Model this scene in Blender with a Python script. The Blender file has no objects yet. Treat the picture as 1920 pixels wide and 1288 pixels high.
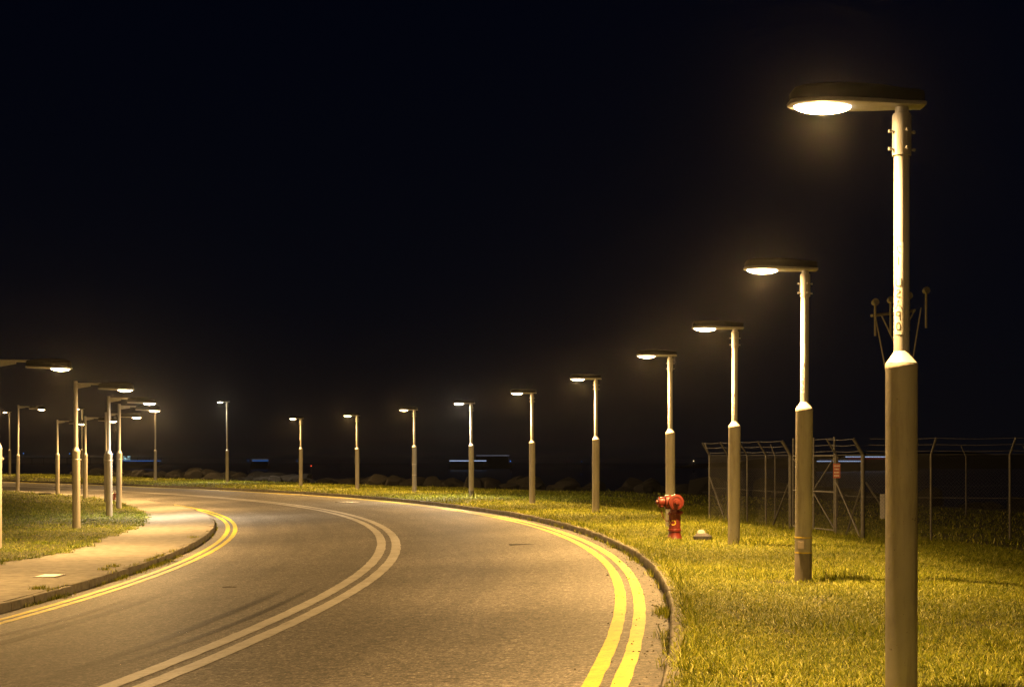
import bpy, bmesh, math, random
import numpy as np
from mathutils import Vector, Matrix, noise as mnoise
random.seed(7); RNG = np.random.default_rng(11)
scene = bpy.context.scene
R = math.radians
# ------------------------------------------------------------------ camera
cd = bpy.data.cameras.new("camera"); cam = bpy.data.objects.new("camera", cd)
scene.collection.objects.link(cam); scene.camera = cam
cam.location = (0, 0, 1.5); cam.rotation_euler = (R(90), 0, 0)
cd.sensor_width = 36.0; cd.lens = 2828.6 / 1920 * 36
cd.shift_y = (865 - 644) / 1920
cd.clip_start = 0.1; cd.clip_end = 40000
# ------------------------------------------------------------------ world (night)
w = bpy.data.worlds.new("World"); scene.world = w; w.use_nodes = True
nt = w.node_tree; nt.nodes.clear()
wo_ = nt.nodes.new('ShaderNodeOutputWorld'); bg = nt.nodes.new('ShaderNodeBackground')
tc = nt.nodes.new('ShaderNodeTexCoord'); sx = nt.nodes.new('ShaderNodeSeparateXYZ')
rp = nt.nodes.new('ShaderNodeValToRGB'); el = rp.color_ramp.elements
el[0].position = 0.0; el[0].color = (.0032, .0030, .0042, 1)
el[1].position = 0.32; el[1].color = (.0005, .0011, .0044, 1)
e = el.new(0.10); e.color = (.0016, .0021, .0046, 1)
nt.links.new(tc.outputs['Generated'], sx.inputs[0]); nt.links.new(sx.outputs['Z'], rp.inputs[0])
nt.links.new(rp.outputs[0], bg.inputs[0]); bg.inputs[1].default_value = 0.8
nt.links.new(bg.outputs[0], wo_.inputs[0])
# ------------------------------------------------------------------ exposure / render
scene.view_settings.view_transform = 'Standard'; scene.view_settings.look = 'None'
scene.view_settings.exposure = 0.0; scene.view_settings.gamma = 1.0
scene.render.engine = 'CYCLES'
scene.cycles.use_light_tree = True; scene.cycles.use_denoising = True
scene.cycles.max_bounces = 5; scene.cycles.transparent_max_bounces = 12
scene.cycles.sample_clamp_indirect = 3.0; scene.cycles.caustics_reflective = False; scene.cycles.caustics_refractive = False
WARM = (1.0, .575, .19); COOL = (1.0, .78, .52); HAZE = .000085
LAMP_W = 3800.0
# ------------------------------------------------------------------ helpers
COL = scene.collection
class MB:
    """collects simple shapes, then links them as ONE mesh object"""
    def __init__(s): s.v = []; s.f = []
    def add(s, vs, fs):
        o = len(s.v); s.v += [tuple(v) for v in vs]; s.f += [tuple(i + o for i in f) for f in fs]; return s
    def box(s, c, d, rz=0.0, M=None):
        x, y, z = d[0] / 2, d[1] / 2, d[2] / 2; m = Matrix.Rotation(rz, 3, 'Z')
        vs = [Vector(c) + m @ Vector((i * x, j * y, k * z)) for i in (-1, 1) for j in (-1, 1) for k in (-1, 1)]
        if M: vs = [M @ v for v in vs]
        return s.add(vs, [(0, 1, 3, 2), (4, 6, 7, 5), (0, 4, 5, 1), (2, 3, 7, 6), (0, 2, 6, 4), (1, 5, 7, 3)])
    def tube(s, p0, p1, r0, r1=None, seg=12, caps=True):
        r1 = r0 if r1 is None else r1
        p0 = Vector(p0); p1 = Vector(p1); d = (p1 - p0).normalized()
        a = d.orthogonal().normalized(); b = d.cross(a); vs = []
        for p, r in ((p0, r0), (p1, r1)):
            for k in range(seg):
                t = 2 * math.pi * k / seg; vs.append(p + (a * math.cos(t) + b * math.sin(t)) * r)
        fs = [(k, (k + 1) % seg, seg + (k + 1) % seg, seg + k) for k in range(seg)]
        if caps: fs += [tuple(range(seg - 1, -1, -1)), tuple(range(seg, 2 * seg))]
        return s.add(vs, fs)
    def lathe(s, prof, seg=24, M=None, caps=True):
        vs = []
        for r, z in prof:
            for k in range(seg):
                t = 2 * math.pi * k / seg; vs.append(Vector((r * math.cos(t), r * math.sin(t), z)))
        if M: vs = [M @ v for v in vs]
        n = len(prof); fs = []
        for i in range(n - 1):
            for k in range(seg):
                fs.append((i * seg + k, i * seg + (k + 1) % seg, (i + 1) * seg + (k + 1) % seg, (i + 1) * seg + k))
        if caps: fs += [tuple(range(seg - 1, -1, -1)), tuple(range((n - 1) * seg, n * seg))]
        return s.add(vs, fs)
    def loft(s, rings, caps=True):
        n = len(rings[0]); vs = [v for r in rings for v in r]; fs = []
        for i in range(len(rings) - 1):
            for k in range(n):
                fs.append((i * n + k, i * n + (k + 1) % n, (i + 1) * n + (k + 1) % n, (i + 1) * n + k))
        if caps: fs += [tuple(range(n - 1, -1, -1)), tuple(range((len(rings) - 1) * n, len(rings) * n))]
        return s.add(vs, fs)
    def build(s, name, mat, parent=None, sharp=40, loc=None):
        me = bpy.data.meshes.new(name); me.from_pydata(s.v, [], s.f); me.validate()
        bm = bmesh.new(); bm.from_mesh(me); bmesh.ops.recalc_face_normals(bm, faces=bm.faces); bm.to_mesh(me); bm.free()
        if sharp:
            me.shade_smooth(); me.set_sharp_from_angle(angle=R(sharp))
        me.materials.append(mat)
        o = bpy.data.objects.new(name, me); COL.objects.link(o)
        if parent: o.parent = parent
        if loc: o.location = loc
        return o
def tag(o, label=None, cat=None, group=None, kind=None):
    if label: o['label'] = label
    if cat: o['category'] = cat
    if group: o['group'] = group
    if kind: o['kind'] = kind
    return o
def thing(name, label, cat, loc, rz=0, group=None):
    o = bpy.data.objects.new(name, None); COL.objects.link(o); o.empty_display_size = .2
    o.location = loc; o.rotation_euler = (0, 0, rz); return tag(o, label, cat, group)
def copy_tree(o, parent=None):
    c = o.copy(); COL.objects.link(c); c.parent = parent
    for ch in o.children: copy_tree(ch, c)
    return c
def grid_mesh(name, X, Y, Z, mat, smooth=True):
    ny, nx = X.shape; v = np.stack([X, Y, Z], -1).reshape(-1, 3)
    i = np.arange(ny * nx).reshape(ny, nx)
    q = np.stack([i[:-1, :-1], i[:-1, 1:], i[1:, 1:], i[1:, :-1]], -1).reshape(-1, 4)
    me = bpy.data.meshes.new(name); me.vertices.add(len(v)); me.vertices.foreach_set('co', v.ravel().astype(np.float32))
    me.loops.add(q.size); me.loops.foreach_set('vertex_index', q.ravel().astype(np.int32))
    me.polygons.add(len(q)); me.polygons.foreach_set('loop_start', np.arange(0, q.size, 4, dtype=np.int32))
    me.update(calc_edges=True)
    bm = bmesh.new(); bm.from_mesh(me); bmesh.ops.recalc_face_normals(bm, faces=bm.faces)
    if sum(f.normal.z for f in bm.faces) < 0: bmesh.ops.reverse_faces(bm, faces=bm.faces)
    bm.to_mesh(me); bm.free()
    if smooth: me.shade_smooth()
    me.materials.append(mat); o = bpy.data.objects.new(name, me); COL.objects.link(o); return o
# ------------------------------------------------------------------ materials
def newmat(name):
    m = bpy.data.materials.new(name); m.use_nodes = True; n = m.node_tree
    return m, n, n.nodes['Principled BSDF'], n.nodes['Material Output']
def coords(n, kind='Object', rnd=True):
    t = n.nodes.new('ShaderNodeTexCoord')
    if not rnd: return t.outputs[kind]
    oi = n.nodes.new('ShaderNodeObjectInfo'); mu = n.nodes.new('ShaderNodeVectorMath'); mu.operation = 'ADD'
    sc = n.nodes.new('ShaderNodeMath'); sc.operation = 'MULTIPLY'; sc.inputs[1].default_value = 37.0
    n.links.new(oi.outputs['Random'], sc.inputs[0]); n.links.new(t.outputs[kind], mu.inputs[0]); n.links.new(sc.outputs[0], mu.inputs[1])
    return mu.outputs[0]
def nz(n, vec, scale, detail=4, rough=.6, stretch=None):
    if stretch:
        mp = n.nodes.new('ShaderNodeMapping'); mp.inputs['Scale'].default_value = stretch; n.links.new(vec, mp.inputs[0]); vec = mp.outputs[0]
    t = n.nodes.new('ShaderNodeTexNoise'); t.inputs['Scale'].default_value = scale; t.inputs['Detail'].default_value = detail
    t.inputs['Roughness'].default_value = rough; n.links.new(vec, t.inputs['Vector']); return t.outputs['Fac']
def ramp(n, fac, stops):
    r = n.nodes.new('ShaderNodeValToRGB'); els = r.color_ramp.elements
    while len(els) < len(stops): els.new(.5)
    for k, (p, c) in enumerate(stops): els[k].position = p; els[k].color = (*c, 1) if len(c) == 3 else c
    n.links.new(fac, r.inputs[0]); return r.outputs[0]
def mixc(n, fac, a, b, mode='MIX'):
    m = n.nodes.new('ShaderNodeMix'); m.data_type = 'RGBA'; m.blend_type = mode
    for s, v in ((0, fac), (6, a), (7, b)):
        if isinstance(v, (int, float)): m.inputs[s].default_value = v
        elif isinstance(v, tuple): m.inputs[s].default_value = (*v, 1)
        else: n.links.new(v, m.inputs[s])
    return m.outputs[2]
def bump(n, h, bsdf, strength=.3, dist=.02):
    b = n.nodes.new('ShaderNodeBump'); b.inputs['Strength'].default_value = strength; b.inputs['Distance'].default_value = dist
    n.links.new(h, b.inputs['Height']); n.links.new(b.outputs[0], bsdf.inputs['Normal'])
def proc(name, c1, c2, scale=4, rough=.6, metal=0, bstr=.15, bdist=.01, detail=6, stretch=None, spec=.5):
    m, n, b, o = newmat(name); v = coords(n); f = nz(n, v, scale, detail, .65, stretch)
    n.links.new(ramp(n, f, [(.3, c1), (.7, c2)]), b.inputs['Base Color'])
    b.inputs['Roughness'].default_value = rough; b.inputs['Metallic'].default_value = metal; b.inputs['Specular IOR Level'].default_value = spec
    bump(n, nz(n, v, scale * 9, 3), b, bstr, bdist); return m
def emit(name, col, strength):
    m, n, b, o = newmat(name); b.inputs['Base Color'].default_value = (.05, .05, .05, 1)
    b.inputs['Emission Color'].default_value = (*col, 1); b.inputs['Emission Strength'].default_value = strength
    m.cycles.emission_sampling = 'NONE'; return m
# asphalt
M = {}
def asphalt():
    m, n, b, o = newmat('asphalt'); v = coords(n, 'Object', False)
    uv = n.nodes.new('ShaderNodeUVMap').outputs[0]; su = n.nodes.new('ShaderNodeSeparateXYZ'); n.links.new(uv, su.inputs[0])
    fine = nz(n, v, 42, 3, .8); mid = nz(n, v, 15, 3, .85); big = nz(n, v, .35, 5, .6); pit = nz(n, v, 8.5, 2, .9)
    c = ramp(n, fine, [(.34, (.035, .031, .028)), (.46, (.122, .114, .105)), (.56, (.168, .158, .145)), (.68, (.44, .415, .38))])
    c = mixc(n, .55, c, ramp(n, big, [(.32, (.55, .55, .55)), (.68, (1.2, 1.18, 1.15))]), 'MULTIPLY')
    c = mixc(n, .9, c, ramp(n, mid, [(.37, (.50, .49, .48)), (.5, (.95, .95, .95)), (.63, (1.75, 1.72, 1.68))]), 'MULTIPLY')
    c = mixc(n, .8, c, ramp(n, pit, [(.33, (.30, .29, .28)), (.40, (1., 1., 1.)), (.62, (1., 1., 1.)), (.69, (1.7, 1.65, 1.6))]), 'MULTIPLY')
    streak = nz(n, uv, 1.0, 4, .6, (16., .10, 1)); c = mixc(n, .7, c, ramp(n, streak, [(.35, (.72, .72, .72)), (.65, (1.15, 1.15, 1.15))]), 'MULTIPLY')
    dirt = ramp(n, su.outputs['X'], [(0, (.72, .70, .66)), (.06, (1, 1, 1)), (.93, (1, 1, 1)), (.98, (.66, .63, .58)), (1, (.5, .46, .4))]); c = mixc(n, .85, c, dirt, 'MULTIPLY')
    n.links.new(c, b.inputs['Base Color']); b.inputs['Roughness'].default_value = .66; b.inputs['Specular IOR Level'].default_value = .42
    bump(n, mid, b, .35, .010); return m
M['asphalt'] = asphalt()
def paint(name, c1, c2, spec_tint=None, chip=.40):
    m, n, b, o = newmat(name); v = coords(n, 'Object', False)
    f = nz(n, v, 6, 6, .7); c = ramp(n, f, [(.3, c1), (.7, c2)]); c = mixc(n, .85, c, ramp(n, nz(n, v, 13, 5, .8), [(.30, (.45, .43, .40)), (.50, (1, 1, 1))]), 'MULTIPLY'); c = mixc(n, .6, c, ramp(n, nz(n, v, 1.1, 4, .7), [(.35, (.62, .60, .56)), (.6, (1, 1, 1))]), 'MULTIPLY'); n.links.new(c, b.inputs['Base Color'])
    b.inputs['Roughness'].default_value = .55
    if spec_tint: b.inputs['Specular Tint'].default_value = (*spec_tint, 1)
    ch = nz(n, v, 38, 4, .75)
    al = ramp(n, ch, [(chip - .07, (.1, .1, .1)), (chip, (1, 1, 1))]); n.links.new(al, b.inputs['Alpha'])
    bump(n, nz(n, v, 70, 2), b, .35, .01); return m
M['white_paint'] = paint('worn_white_paint', (.50, .485, .46), (.60, .585, .56), chip=.33)
M['yellow_paint'] = paint('yellow_paint', (.60, .50, .012), (.72, .62, .018), chip=.35)
def skid():
    m, n, b, o = newmat('tyre_rubber_mark'); v = coords(n, 'Object', False)
    b.inputs['Base Color'].default_value = (.022, .02, .018, 1); b.inputs['Roughness'].default_value = .6
    uv = n.nodes.new('ShaderNodeUVMap'); sp = n.nodes.new('ShaderNodeSeparateXYZ'); n.links.new(uv.outputs[0], sp.inputs[0])
    a = ramp(n, sp.outputs['X'], [(0, (0, 0, 0)), (.35, (.75, .75, .75)), (.65, (.75, .75, .75)), (1, (0, 0, 0))])
    a2 = ramp(n, sp.outputs['Y'], [(0, (0, 0, 0)), (.25, (1, 1, 1)), (.6, (1, 1, 1)), (1, (0, 0, 0))])
    a3 = ramp(n, nz(n, v, 60, 3, .7), [(.3, (.35, .35, .35)), (.6, (1, 1, 1))])
    n.links.new(mixc(n, 1, mixc(n, 1, a, a2, 'MULTIPLY'), a3, 'MULTIPLY'), b.inputs['Alpha']); return m
M['skid'] = skid()
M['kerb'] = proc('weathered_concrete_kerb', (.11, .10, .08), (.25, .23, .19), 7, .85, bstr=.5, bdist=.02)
M['joint'] = proc('dark_kerb_joint', (.03, .028, .02), (.06, .055, .04), 9, .95)
M['pavement'] = proc('worn_concrete_pavement', (.10, .090, .074), (.26, .24, .20), 5.5, .85, bstr=.35, bdist=.008, detail=10)
M['soil'] = proc('thatchy_soil', (.028, .026, .006), (.07, .064, .012), 5, .95, bstr=.8, bdist=.04)
def pole_mat():
    m, n, b, o = newmat('cream_painted_concrete'); v = coords(n)
    c = ramp(n, nz(n, v, 3, 8, .65, (1, 1, .5)), [(.3, (.34, .315, .27)), (.7, (.45, .42, .37))])
    c = mixc(n, .75, c, ramp(n, nz(n, v, 9, 5, .7, (1, 1, .12)), [(.30, (.62, .58, .52)), (.5, (1, 1, 1))]), 'MULTIPLY')     # run-off streaks
    c = mixc(n, .9, c, ramp(n, nz(n, v, 16, 4, .8), [(.31, (.40, .34, .28)), (.345, (1, 1, 1)), (.68, (1, 1, 1)), (.71, (1.3, 1.3, 1.25))]), 'MULTIPLY')   # chips
    n.links.new(c, b.inputs['Base Color']); b.inputs['Roughness'].default_value = .6; bump(n, nz(n, v, 26, 4), b, .16, .01); return m
M['pole'] = pole_mat()
M['tube'] = proc('galvanised_tube', (.34, .33, .31), (.46, .45, .43), 6, .42, metal=.0, bstr=.06, bdist=.004, stretch=(1, 1, .25))
M['foot'] = proc('dark_painted_foot', (.10, .095, .085), (.16, .15, .13), 6, .7)
M['foot2'] = proc('brown_stained_foot', (.15, .13, .105), (.24, .21, .17), 5, .7)
M['housing'] = proc('dark_lamp_housing', (.005, .0048, .0048), (.010, .0095, .009), 5, .6, spec=.15)
M['rim'] = proc('aluminium_rim', (.34, .33, .31), (.46, .45, .42), 9, .45, metal=.3)
M['steel'] = proc('bolt_steel', (.5, .48, .44), (.62, .6, .55), 9, .35, metal=.7)
M['strip'] = proc('white_number_strip', (.60, .58, .54), (.78, .76, .70), 14, .55, bstr=.1)
M['ink'] = proc('faded_black_ink', (.03, .028, .025), (.10, .095, .085), 40, .7)
M['strap_yellow'] = proc('yellow_strap', (.55, .40, .03), (.68, .50, .05), 9, .5)
M['strap'] = proc('pale_metal_strap', (.5, .48, .43), (.66, .63, .58), 9, .45, metal=.3)
M['plate'] = proc('pale_plate', (.48, .40, .36), (.58, .50, .45), 20, .5)
M['red'] = proc('red_hydrant_paint', (.125, .011, .006), (.21, .020, .009), 8, .33, bstr=.15, bdist=.006, detail=8)
def red_mat():
    m, n, b, o = newmat('chipped_red_paint'); v = coords(n); c = ramp(n, nz(n, v, 7, 8, .7), [(.3, (.085, .011, .007)), (.7, (.165, .022, .012))])
    c = mixc(n, ramp(n, nz(n, v, 24, 5, .75), [(.64, (0, 0, 0)), (.67, (1, 1, 1))]), c, (.07, .035, .02)); c = mixc(n, ramp(n, nz(n, v, 31, 4, .8), [(.68, (0, 0, 0)), (.70, (1, 1, 1))]), c, (.26, .13, .09))
    n.links.new(c, b.inputs['Base Color']); n.links.new(ramp(n, nz(n, v, 12, 4), [(.3, (.28,) * 3), (.7, (.55,) * 3)]), b.inputs['Roughness']); bump(n, nz(n, v, 40, 4), b, .2, .006); return m
M['red'] = red_mat()
M['red_dark'] = proc('worn_red_paint', (.10, .018, .012), (.18, .03, .018), 12, .55)
M['yellow_mark'] = proc('yellow_marking', (.75, .50, .03), (.85, .60, .05), 9, .5)
M['fence'] = proc('galvanised_fence_steel', (.075, .072, .069), (.15, .144, .136), 18, .5, metal=.4, bstr=.1)
M['wire'] = proc('fence_wire', (.09, .087, .084), (.15, .145, .138), 30, .5, metal=.5, bstr=0)
M['sign_red'] = proc('faded_red_sign', (.19, .042, .026), (.25, .06, .036), 12, .6)
M['sign_white'] = proc('white_sign', (.26, .26, .28), (.34, .34, .37), 12, .55)
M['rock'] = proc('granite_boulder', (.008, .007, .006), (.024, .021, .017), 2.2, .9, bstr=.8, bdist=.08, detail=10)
M['concrete'] = proc('bare_concrete', (.30, .27, .24), (.48, .45, .40), 8, .85, bstr=.5)
M['iron'] = proc('cast_iron', (.035, .034, .033), (.075, .07, .066), 14, .6, bstr=.4)
M['cover'] = proc('polished_pale_cover', (.62, .60, .54), (.78, .75, .68), 18, .4)
M['debris'] = proc('dead_leaf_debris', (.03, .024, .012), (.10, .075, .03), 40, .9)
M['hull'] = proc('dark_hull', (.010, .010, .011), (.018, .018, .02), .3, .5, bstr=0)
M['bridge'] = proc('bridge_concrete', (.02, .02, .02), (.03, .03, .03), .1, .8, bstr=0)
M['mast'] = proc('approach_mast_paint', (.66, .60, .42), (.78, .72, .52), 8, .5)
m, n, b, o = newmat('sea_water'); b.inputs['Base Color'].default_value = (.02, .014, .010, 1); b.inputs['Roughness'].default_value = .2
b.inputs['Specular IOR Level'].default_value = .5
v = coords(n, 'Object', False); bump(n, nz(n, v, .5, 4, .6), b, .15, .2); M['sea'] = m
m, n, b, o = newmat('far_hill'); b.inputs['Base Color'].default_value = (.01, .011, .01, 1); b.inputs['Roughness'].default_value = 1
v = coords(n, 'Object', False); n.links.new(ramp(n, nz(n, v, .02, 6), [(.3, (.008, .009, .007)), (.7, (.018, .02, .014))]), b.inputs['Base Color']); M['hill'] = m
def grass_mat(name, stops, patch):
    m, n, b, o = newmat(name); g = n.nodes.new('ShaderNodeNewGeometry')
    c = ramp(n, g.outputs['Random Per Island'], stops)
    p = nz(n, g.outputs['Position'], .55, 4, .65); c = mixc(n, .6, c, ramp(n, p, [(.33, patch[0]), (.66, patch[1])]), 'MULTIPLY')
    n.links.new(c, b.inputs['Base Color']); b.inputs['Roughness'].default_value = .55; b.inputs['Specular IOR Level'].default_value = .3
    tr = n.nodes.new('ShaderNodeBsdfTranslucent'); n.links.new(c, tr.inputs[0]); mx = n.nodes.new('ShaderNodeMixShader'); mx.inputs[0].default_value = .25
    n.links.new(b.outputs[0], mx.inputs[1]); n.links.new(tr.outputs[0], mx.inputs[2]); n.links.new(mx.outputs[0], o.inputs[0]); return m
M['grass'] = grass_mat('mown_grass', [(.0, (.04, .056, .003)), (.3, (.14, .175, .006)), (.62, (.26, .29, .010)), (.86, (.38, .385, .022)), (1., (.70, .68, .22))], ((.62, .66, .6), (1.25, 1.2, 1.1)))
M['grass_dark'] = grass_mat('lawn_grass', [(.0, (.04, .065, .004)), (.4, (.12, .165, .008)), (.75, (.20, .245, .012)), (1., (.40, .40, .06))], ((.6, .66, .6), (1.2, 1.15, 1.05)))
# ------------------------------------------------------------------ road frame (s along the road, n across it, + = outer side)
WO, WI = 4.333, 4.405
KN = [-80, 0, 12, 20, 28, 38, 50, 65, 90, 150, 300]; KV = [.007, .00855, .01176, .00858, .00886, .00891, .00877, .00817, .00208, .00314, .0035]
SS = np.arange(-70, 250.01, .25); i0 = int(np.argmin(np.abs(SS)))
kk = np.interp(SS, KN, KV); th = .13519 - np.concatenate([[0], np.cumsum((kk[1:] + kk[:-1]) / 2 * .25)]); th -= th[i0] - .13519
XC = np.concatenate([[0], np.cumsum((np.sin(th[1:]) + np.sin(th[:-1])) / 2 * .25)]); XC += -3.23893 - XC[i0]
YC = np.concatenate([[0], np.cumsum((np.cos(th[1:]) + np.cos(th[:-1])) / 2 * .25)]); YC += 11.08209 - YC[i0]
def head(s): return np.interp(s, SS, th)
def XY(s, n):
    t = head(s); return np.interp(s, SS, XC) + n * np.cos(t), np.interp(s, SS, YC) - n * np.sin(t)
def SN(x, y):
    i = int(np.argmin((XC - x) ** 2 + (YC - y) ** 2)); t = th[i]
    return SS[i] + (x - XC[i]) * math.sin(t) + (y - YC[i]) * math.cos(t), (x - XC[i]) * math.cos(t) - (y - YC[i]) * math.sin(t)
def smooth(t): t = np.clip(t, 0, 1); return t * t * (3 - 2 * t)
def zr(s, n): return -.30932 + .00037 * s + np.interp(s, [0, 40, 120], [.05542, .02837, .02963]) * n
def zo(s): return zr(s, WO) + .125
def zi(s): return zr(s, -WI) + .125
def edge(s): return np.interp(s, [-70, 0, 45, 60, 75, 130, 250], [60, 50, 24, 17.5, 14, 12.5, 12.5])
def put_uv(o, U, V):
    me = o.data; co = np.stack([U, V], -1).reshape(-1, 2); li = np.zeros(len(me.loops), np.int32); me.loops.foreach_get('vertex_index', li)
    uv = me.uv_layers.new(name='UVMap'); uv.data.foreach_set('uv', co[li].ravel().astype(np.float32))
def zverge(s, n):
    lvl = np.interp(s, [-70, 0, 8, 20, 70, 90, 102, 127, 160], [-.07, -.07, 0, 0, .02, .07, .13, .30, .40])
    z = zo(s) + (lvl - zo(s)) * smooth((n - WO - .15) / 1.3)
    z = z - .34 * smooth((n - 7.6) / 3.6) * (1 - smooth((s - 40) / 22)) * smooth((s + 2) / 14)
    return z - 4.5 * smooth((n - edge(s)) / 9)
def zleft(s, n): return zi(s) + (-.36 - zi(s)) * smooth((-n - WI - .15) / 1.6)
def ribbon(name, s0, s1, ds, ns, zf, mat):
    s = np.arange(s0, s1 + ds / 2, ds)[:, None]; n_ = np.asarray(ns)[None, :]; S, N = np.broadcast_arrays(s, n_)
    X, Y = XY(S, N); o = grid_mesh(name, X, Y, zf(S, N), mat); put_uv(o, (N - ns[0]) / (ns[-1] - ns[0]) if name == 'road' else N, S); return o
S0, S1 = -40, 235
tag(ribbon('road', S0, S1, .5, np.linspace(-WI, WO, 15), zr, M['asphalt']), 'brown grey asphalt road curving away to the left', 'road', kind='structure')
tag(ribbon('verge_ground', S0, S1, 1., np.concatenate([np.linspace(WO + .12, 8, 12), np.linspace(8.6, 30, 28), np.linspace(32, 75, 12)]), lambda s, n: zverge(s, n) - .01, M['soil']), 'grassy verge ground on the outer side of the bend', 'ground', kind='structure')
def pav_edge(s): return np.interp(s, [-40, 10, 17, 18.8, 22, 26, 34, 43, 53, 62, 70, 100, 235], [-7.1, -7.1, -7.05, -6.72, -6.63, -6.9, -6.62, -6.58, -6.5, -5.8, -5.35, -5.3, -5.3])
tag(ribbon('pavement', S0, S1, .5, np.linspace(-7.6, -WI - .12, 10), lambda s, n: zleft(s, n), M['pavement']), 'pale worn concrete pavement along the inner kerb', 'pavement', kind='structure')
s = np.arange(S0, S1, .25)[:, None]; t = (np.linspace(0, 1, 40) ** 2)[None, :]
ed = pav_edge(s) + np.array([[.16 * mnoise.noise((a * .9, 3.1, 0)) + .08 * mnoise.noise((a * 3.3, 9.1, 0))] for a in s[:, 0]])
N = ed + (-78 - ed) * t; S = np.broadcast_to(s, N.shape); X, Y = XY(S, N)
Z = np.where(N > -12, zleft(S, N), -.36) + .014 + .03 * smooth(t / .004) * np.ones_like(S)
tag(grid_mesh('lawn_ground', X, Y, Z, M['soil']), 'grassed ground inside the bend behind the pavement', 'ground', kind='structure')
# sea in one sheet to the horizon
a = np.linspace(0, 2 * math.pi, 97)[None, :]; r = np.array([1, 60, 150, 400, 1200, 3000, 5000.])[:, None]
tag(grid_mesh('sea', r * np.cos(a), r * np.sin(a), -2.6 - 0 * r * a, M['sea']), 'black night sea beyond the boulders', 'sea', kind='structure')
# kerbs : separate stones with open joints
def kerb(name, n0, n1, s0, s1, facing, label):
    mb = MB(); L = .914; k = int((s1 - s0) / L); b = .018
    for i in range(k):
        a0 = s0 + i * L + .012; a1 = s0 + (i + 1) * L - .012; dz = random.uniform(-.010, .010); dn = random.uniform(-.010, .010)
        rings = []
        for sv in (a0, a0 + .012, a1 - .012, a1):
            inset = .006 if sv in (a0, a1) else 0; top = (zr(sv, WO) if n0 > 0 else zr(sv, -WI)) + .125 + dz - inset
            prof = [(n0, -.16), (n0, -b), (n0 + facing * b, 0), (n1 - facing * b, 0), (n1, -b), (n1, -.16)]
            ring = []
            for nn, zz in prof:
                x, y = XY(sv, nn + dn + (facing * inset if nn == n0 else 0)); ring.append(Vector((x, y, top + zz)))
            rings.append(ring)
        mb.loft(rings)
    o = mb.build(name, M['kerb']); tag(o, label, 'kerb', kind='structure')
    X, Y = XY(np.arange(s0, s1, 1.)[:, None], np.array([[n0 + facing * .02, n1 - facing * .01]])); 
    grid_mesh_ = grid_mesh(name + '_bed', X, Y, (zr(np.arange(s0, s1, 1.)[:, None], n0) + .07) * np.ones((1, 2)), M['joint']); tag(grid_mesh_, 'dark bedding under the ' + label, 'kerb bed', kind='structure')
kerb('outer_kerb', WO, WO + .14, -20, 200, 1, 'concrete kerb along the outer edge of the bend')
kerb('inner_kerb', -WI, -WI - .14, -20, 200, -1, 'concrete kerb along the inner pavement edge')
# painted lines
def line(name, n0, n1, s0, s1, mat, label, jit=.008):
    s = np.arange(s0, s1, .12)
    ja = np.array([jit * (mnoise.noise((q * 2.1, n0 * 7, 0)) + .7 * mnoise.noise((q * 7., n0 * 5, 2))) for q in s]); jb = np.array([jit * (mnoise.noise((q * 2.1, n1 * 7, 5)) + .7 * mnoise.noise((q * 7., n1 * 5, 8))) for q in s])
    N = np.stack([n0 + ja, n1 + jb], 1); S = np.stack([s, s], 1); X, Y = XY(S, N)
    return tag(grid_mesh(name, X, Y, zr(S, N) + .005, mat, False), label, 'road marking', kind='structure')
line('white_line', -.255, -.065, -20, 200, M['white_paint'], 'worn white centre line on the inner side of the pair', .012)
line('white_line', .065, .255, -20, 200, M['white_paint'], 'worn white centre line on the outer side of the pair', .012)
line('yellow_line', WO - .42 - .17, WO - .42 - .042, -20, 170, M['yellow_paint'], 'yellow line of the outer pair farther from the kerb')
line('yellow_line', WO - .42 + .042, WO - .42 + .17, -20, 170, M['yellow_paint'], 'yellow line of the outer pair nearer the kerb')
line('yellow_line', -WI + .47 - .165, -WI + .47 - .045, -20, 60, M['yellow_paint'], 'yellow line of the inner pair nearer the pavement')
line('yellow_line', -WI + .47 + .045, -WI + .47 + .165, -20, 60, M['yellow_paint'], 'yellow line of the inner pair farther from the pavement')
def skidmark(pts, wid, lab):
    pts = np.array(pts); s = np.linspace(pts[0, 0], pts[-1, 0], 40); nn = np.interp(s, pts[:, 0], pts[:, 1])
    N = np.stack([nn - wid / 2, nn, nn + wid / 2], 1); S = np.stack([s] * 3, 1); X, Y = XY(S, N)
    o = grid_mesh('skid_mark', X, Y, zr(S, N) + .0035, M['skid'], False); me = o.data
    uv = me.uv_layers.new(name='UVMap'); co = {}
    for vi in range(len(me.vertices)): co[vi] = ((vi % 3) / 2, (vi // 3) / 39)
    for l in me.loops: uv.data[l.index].uv = co[l.vertex_index]
    tag(o, lab, 'skid mark', kind='structure')
skidmark([(1.5, -2.95), (4.9, -2.82), (7.9, -2.76), (12, -2.78)], .30, 'dark tyre mark in the inner lane')
skidmark([(2.5, -3.3), (5.8, -3.21), (7.3, -3.08), (11.5, -3.1)], .18, 'faint tyre mark near the inner yellow lines')
skidmark([(1.6, -.98), (4.7, -.93), (6.8, -.96), (11.5, -.96)], .22, 'dark tyre mark left of the centre line')
skidmark([(1.9, -.66), (4.6, -.57), (6.6, -.54), (11.2, -.55)], .17, 'dark tyre mark beside the centre line')
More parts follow.
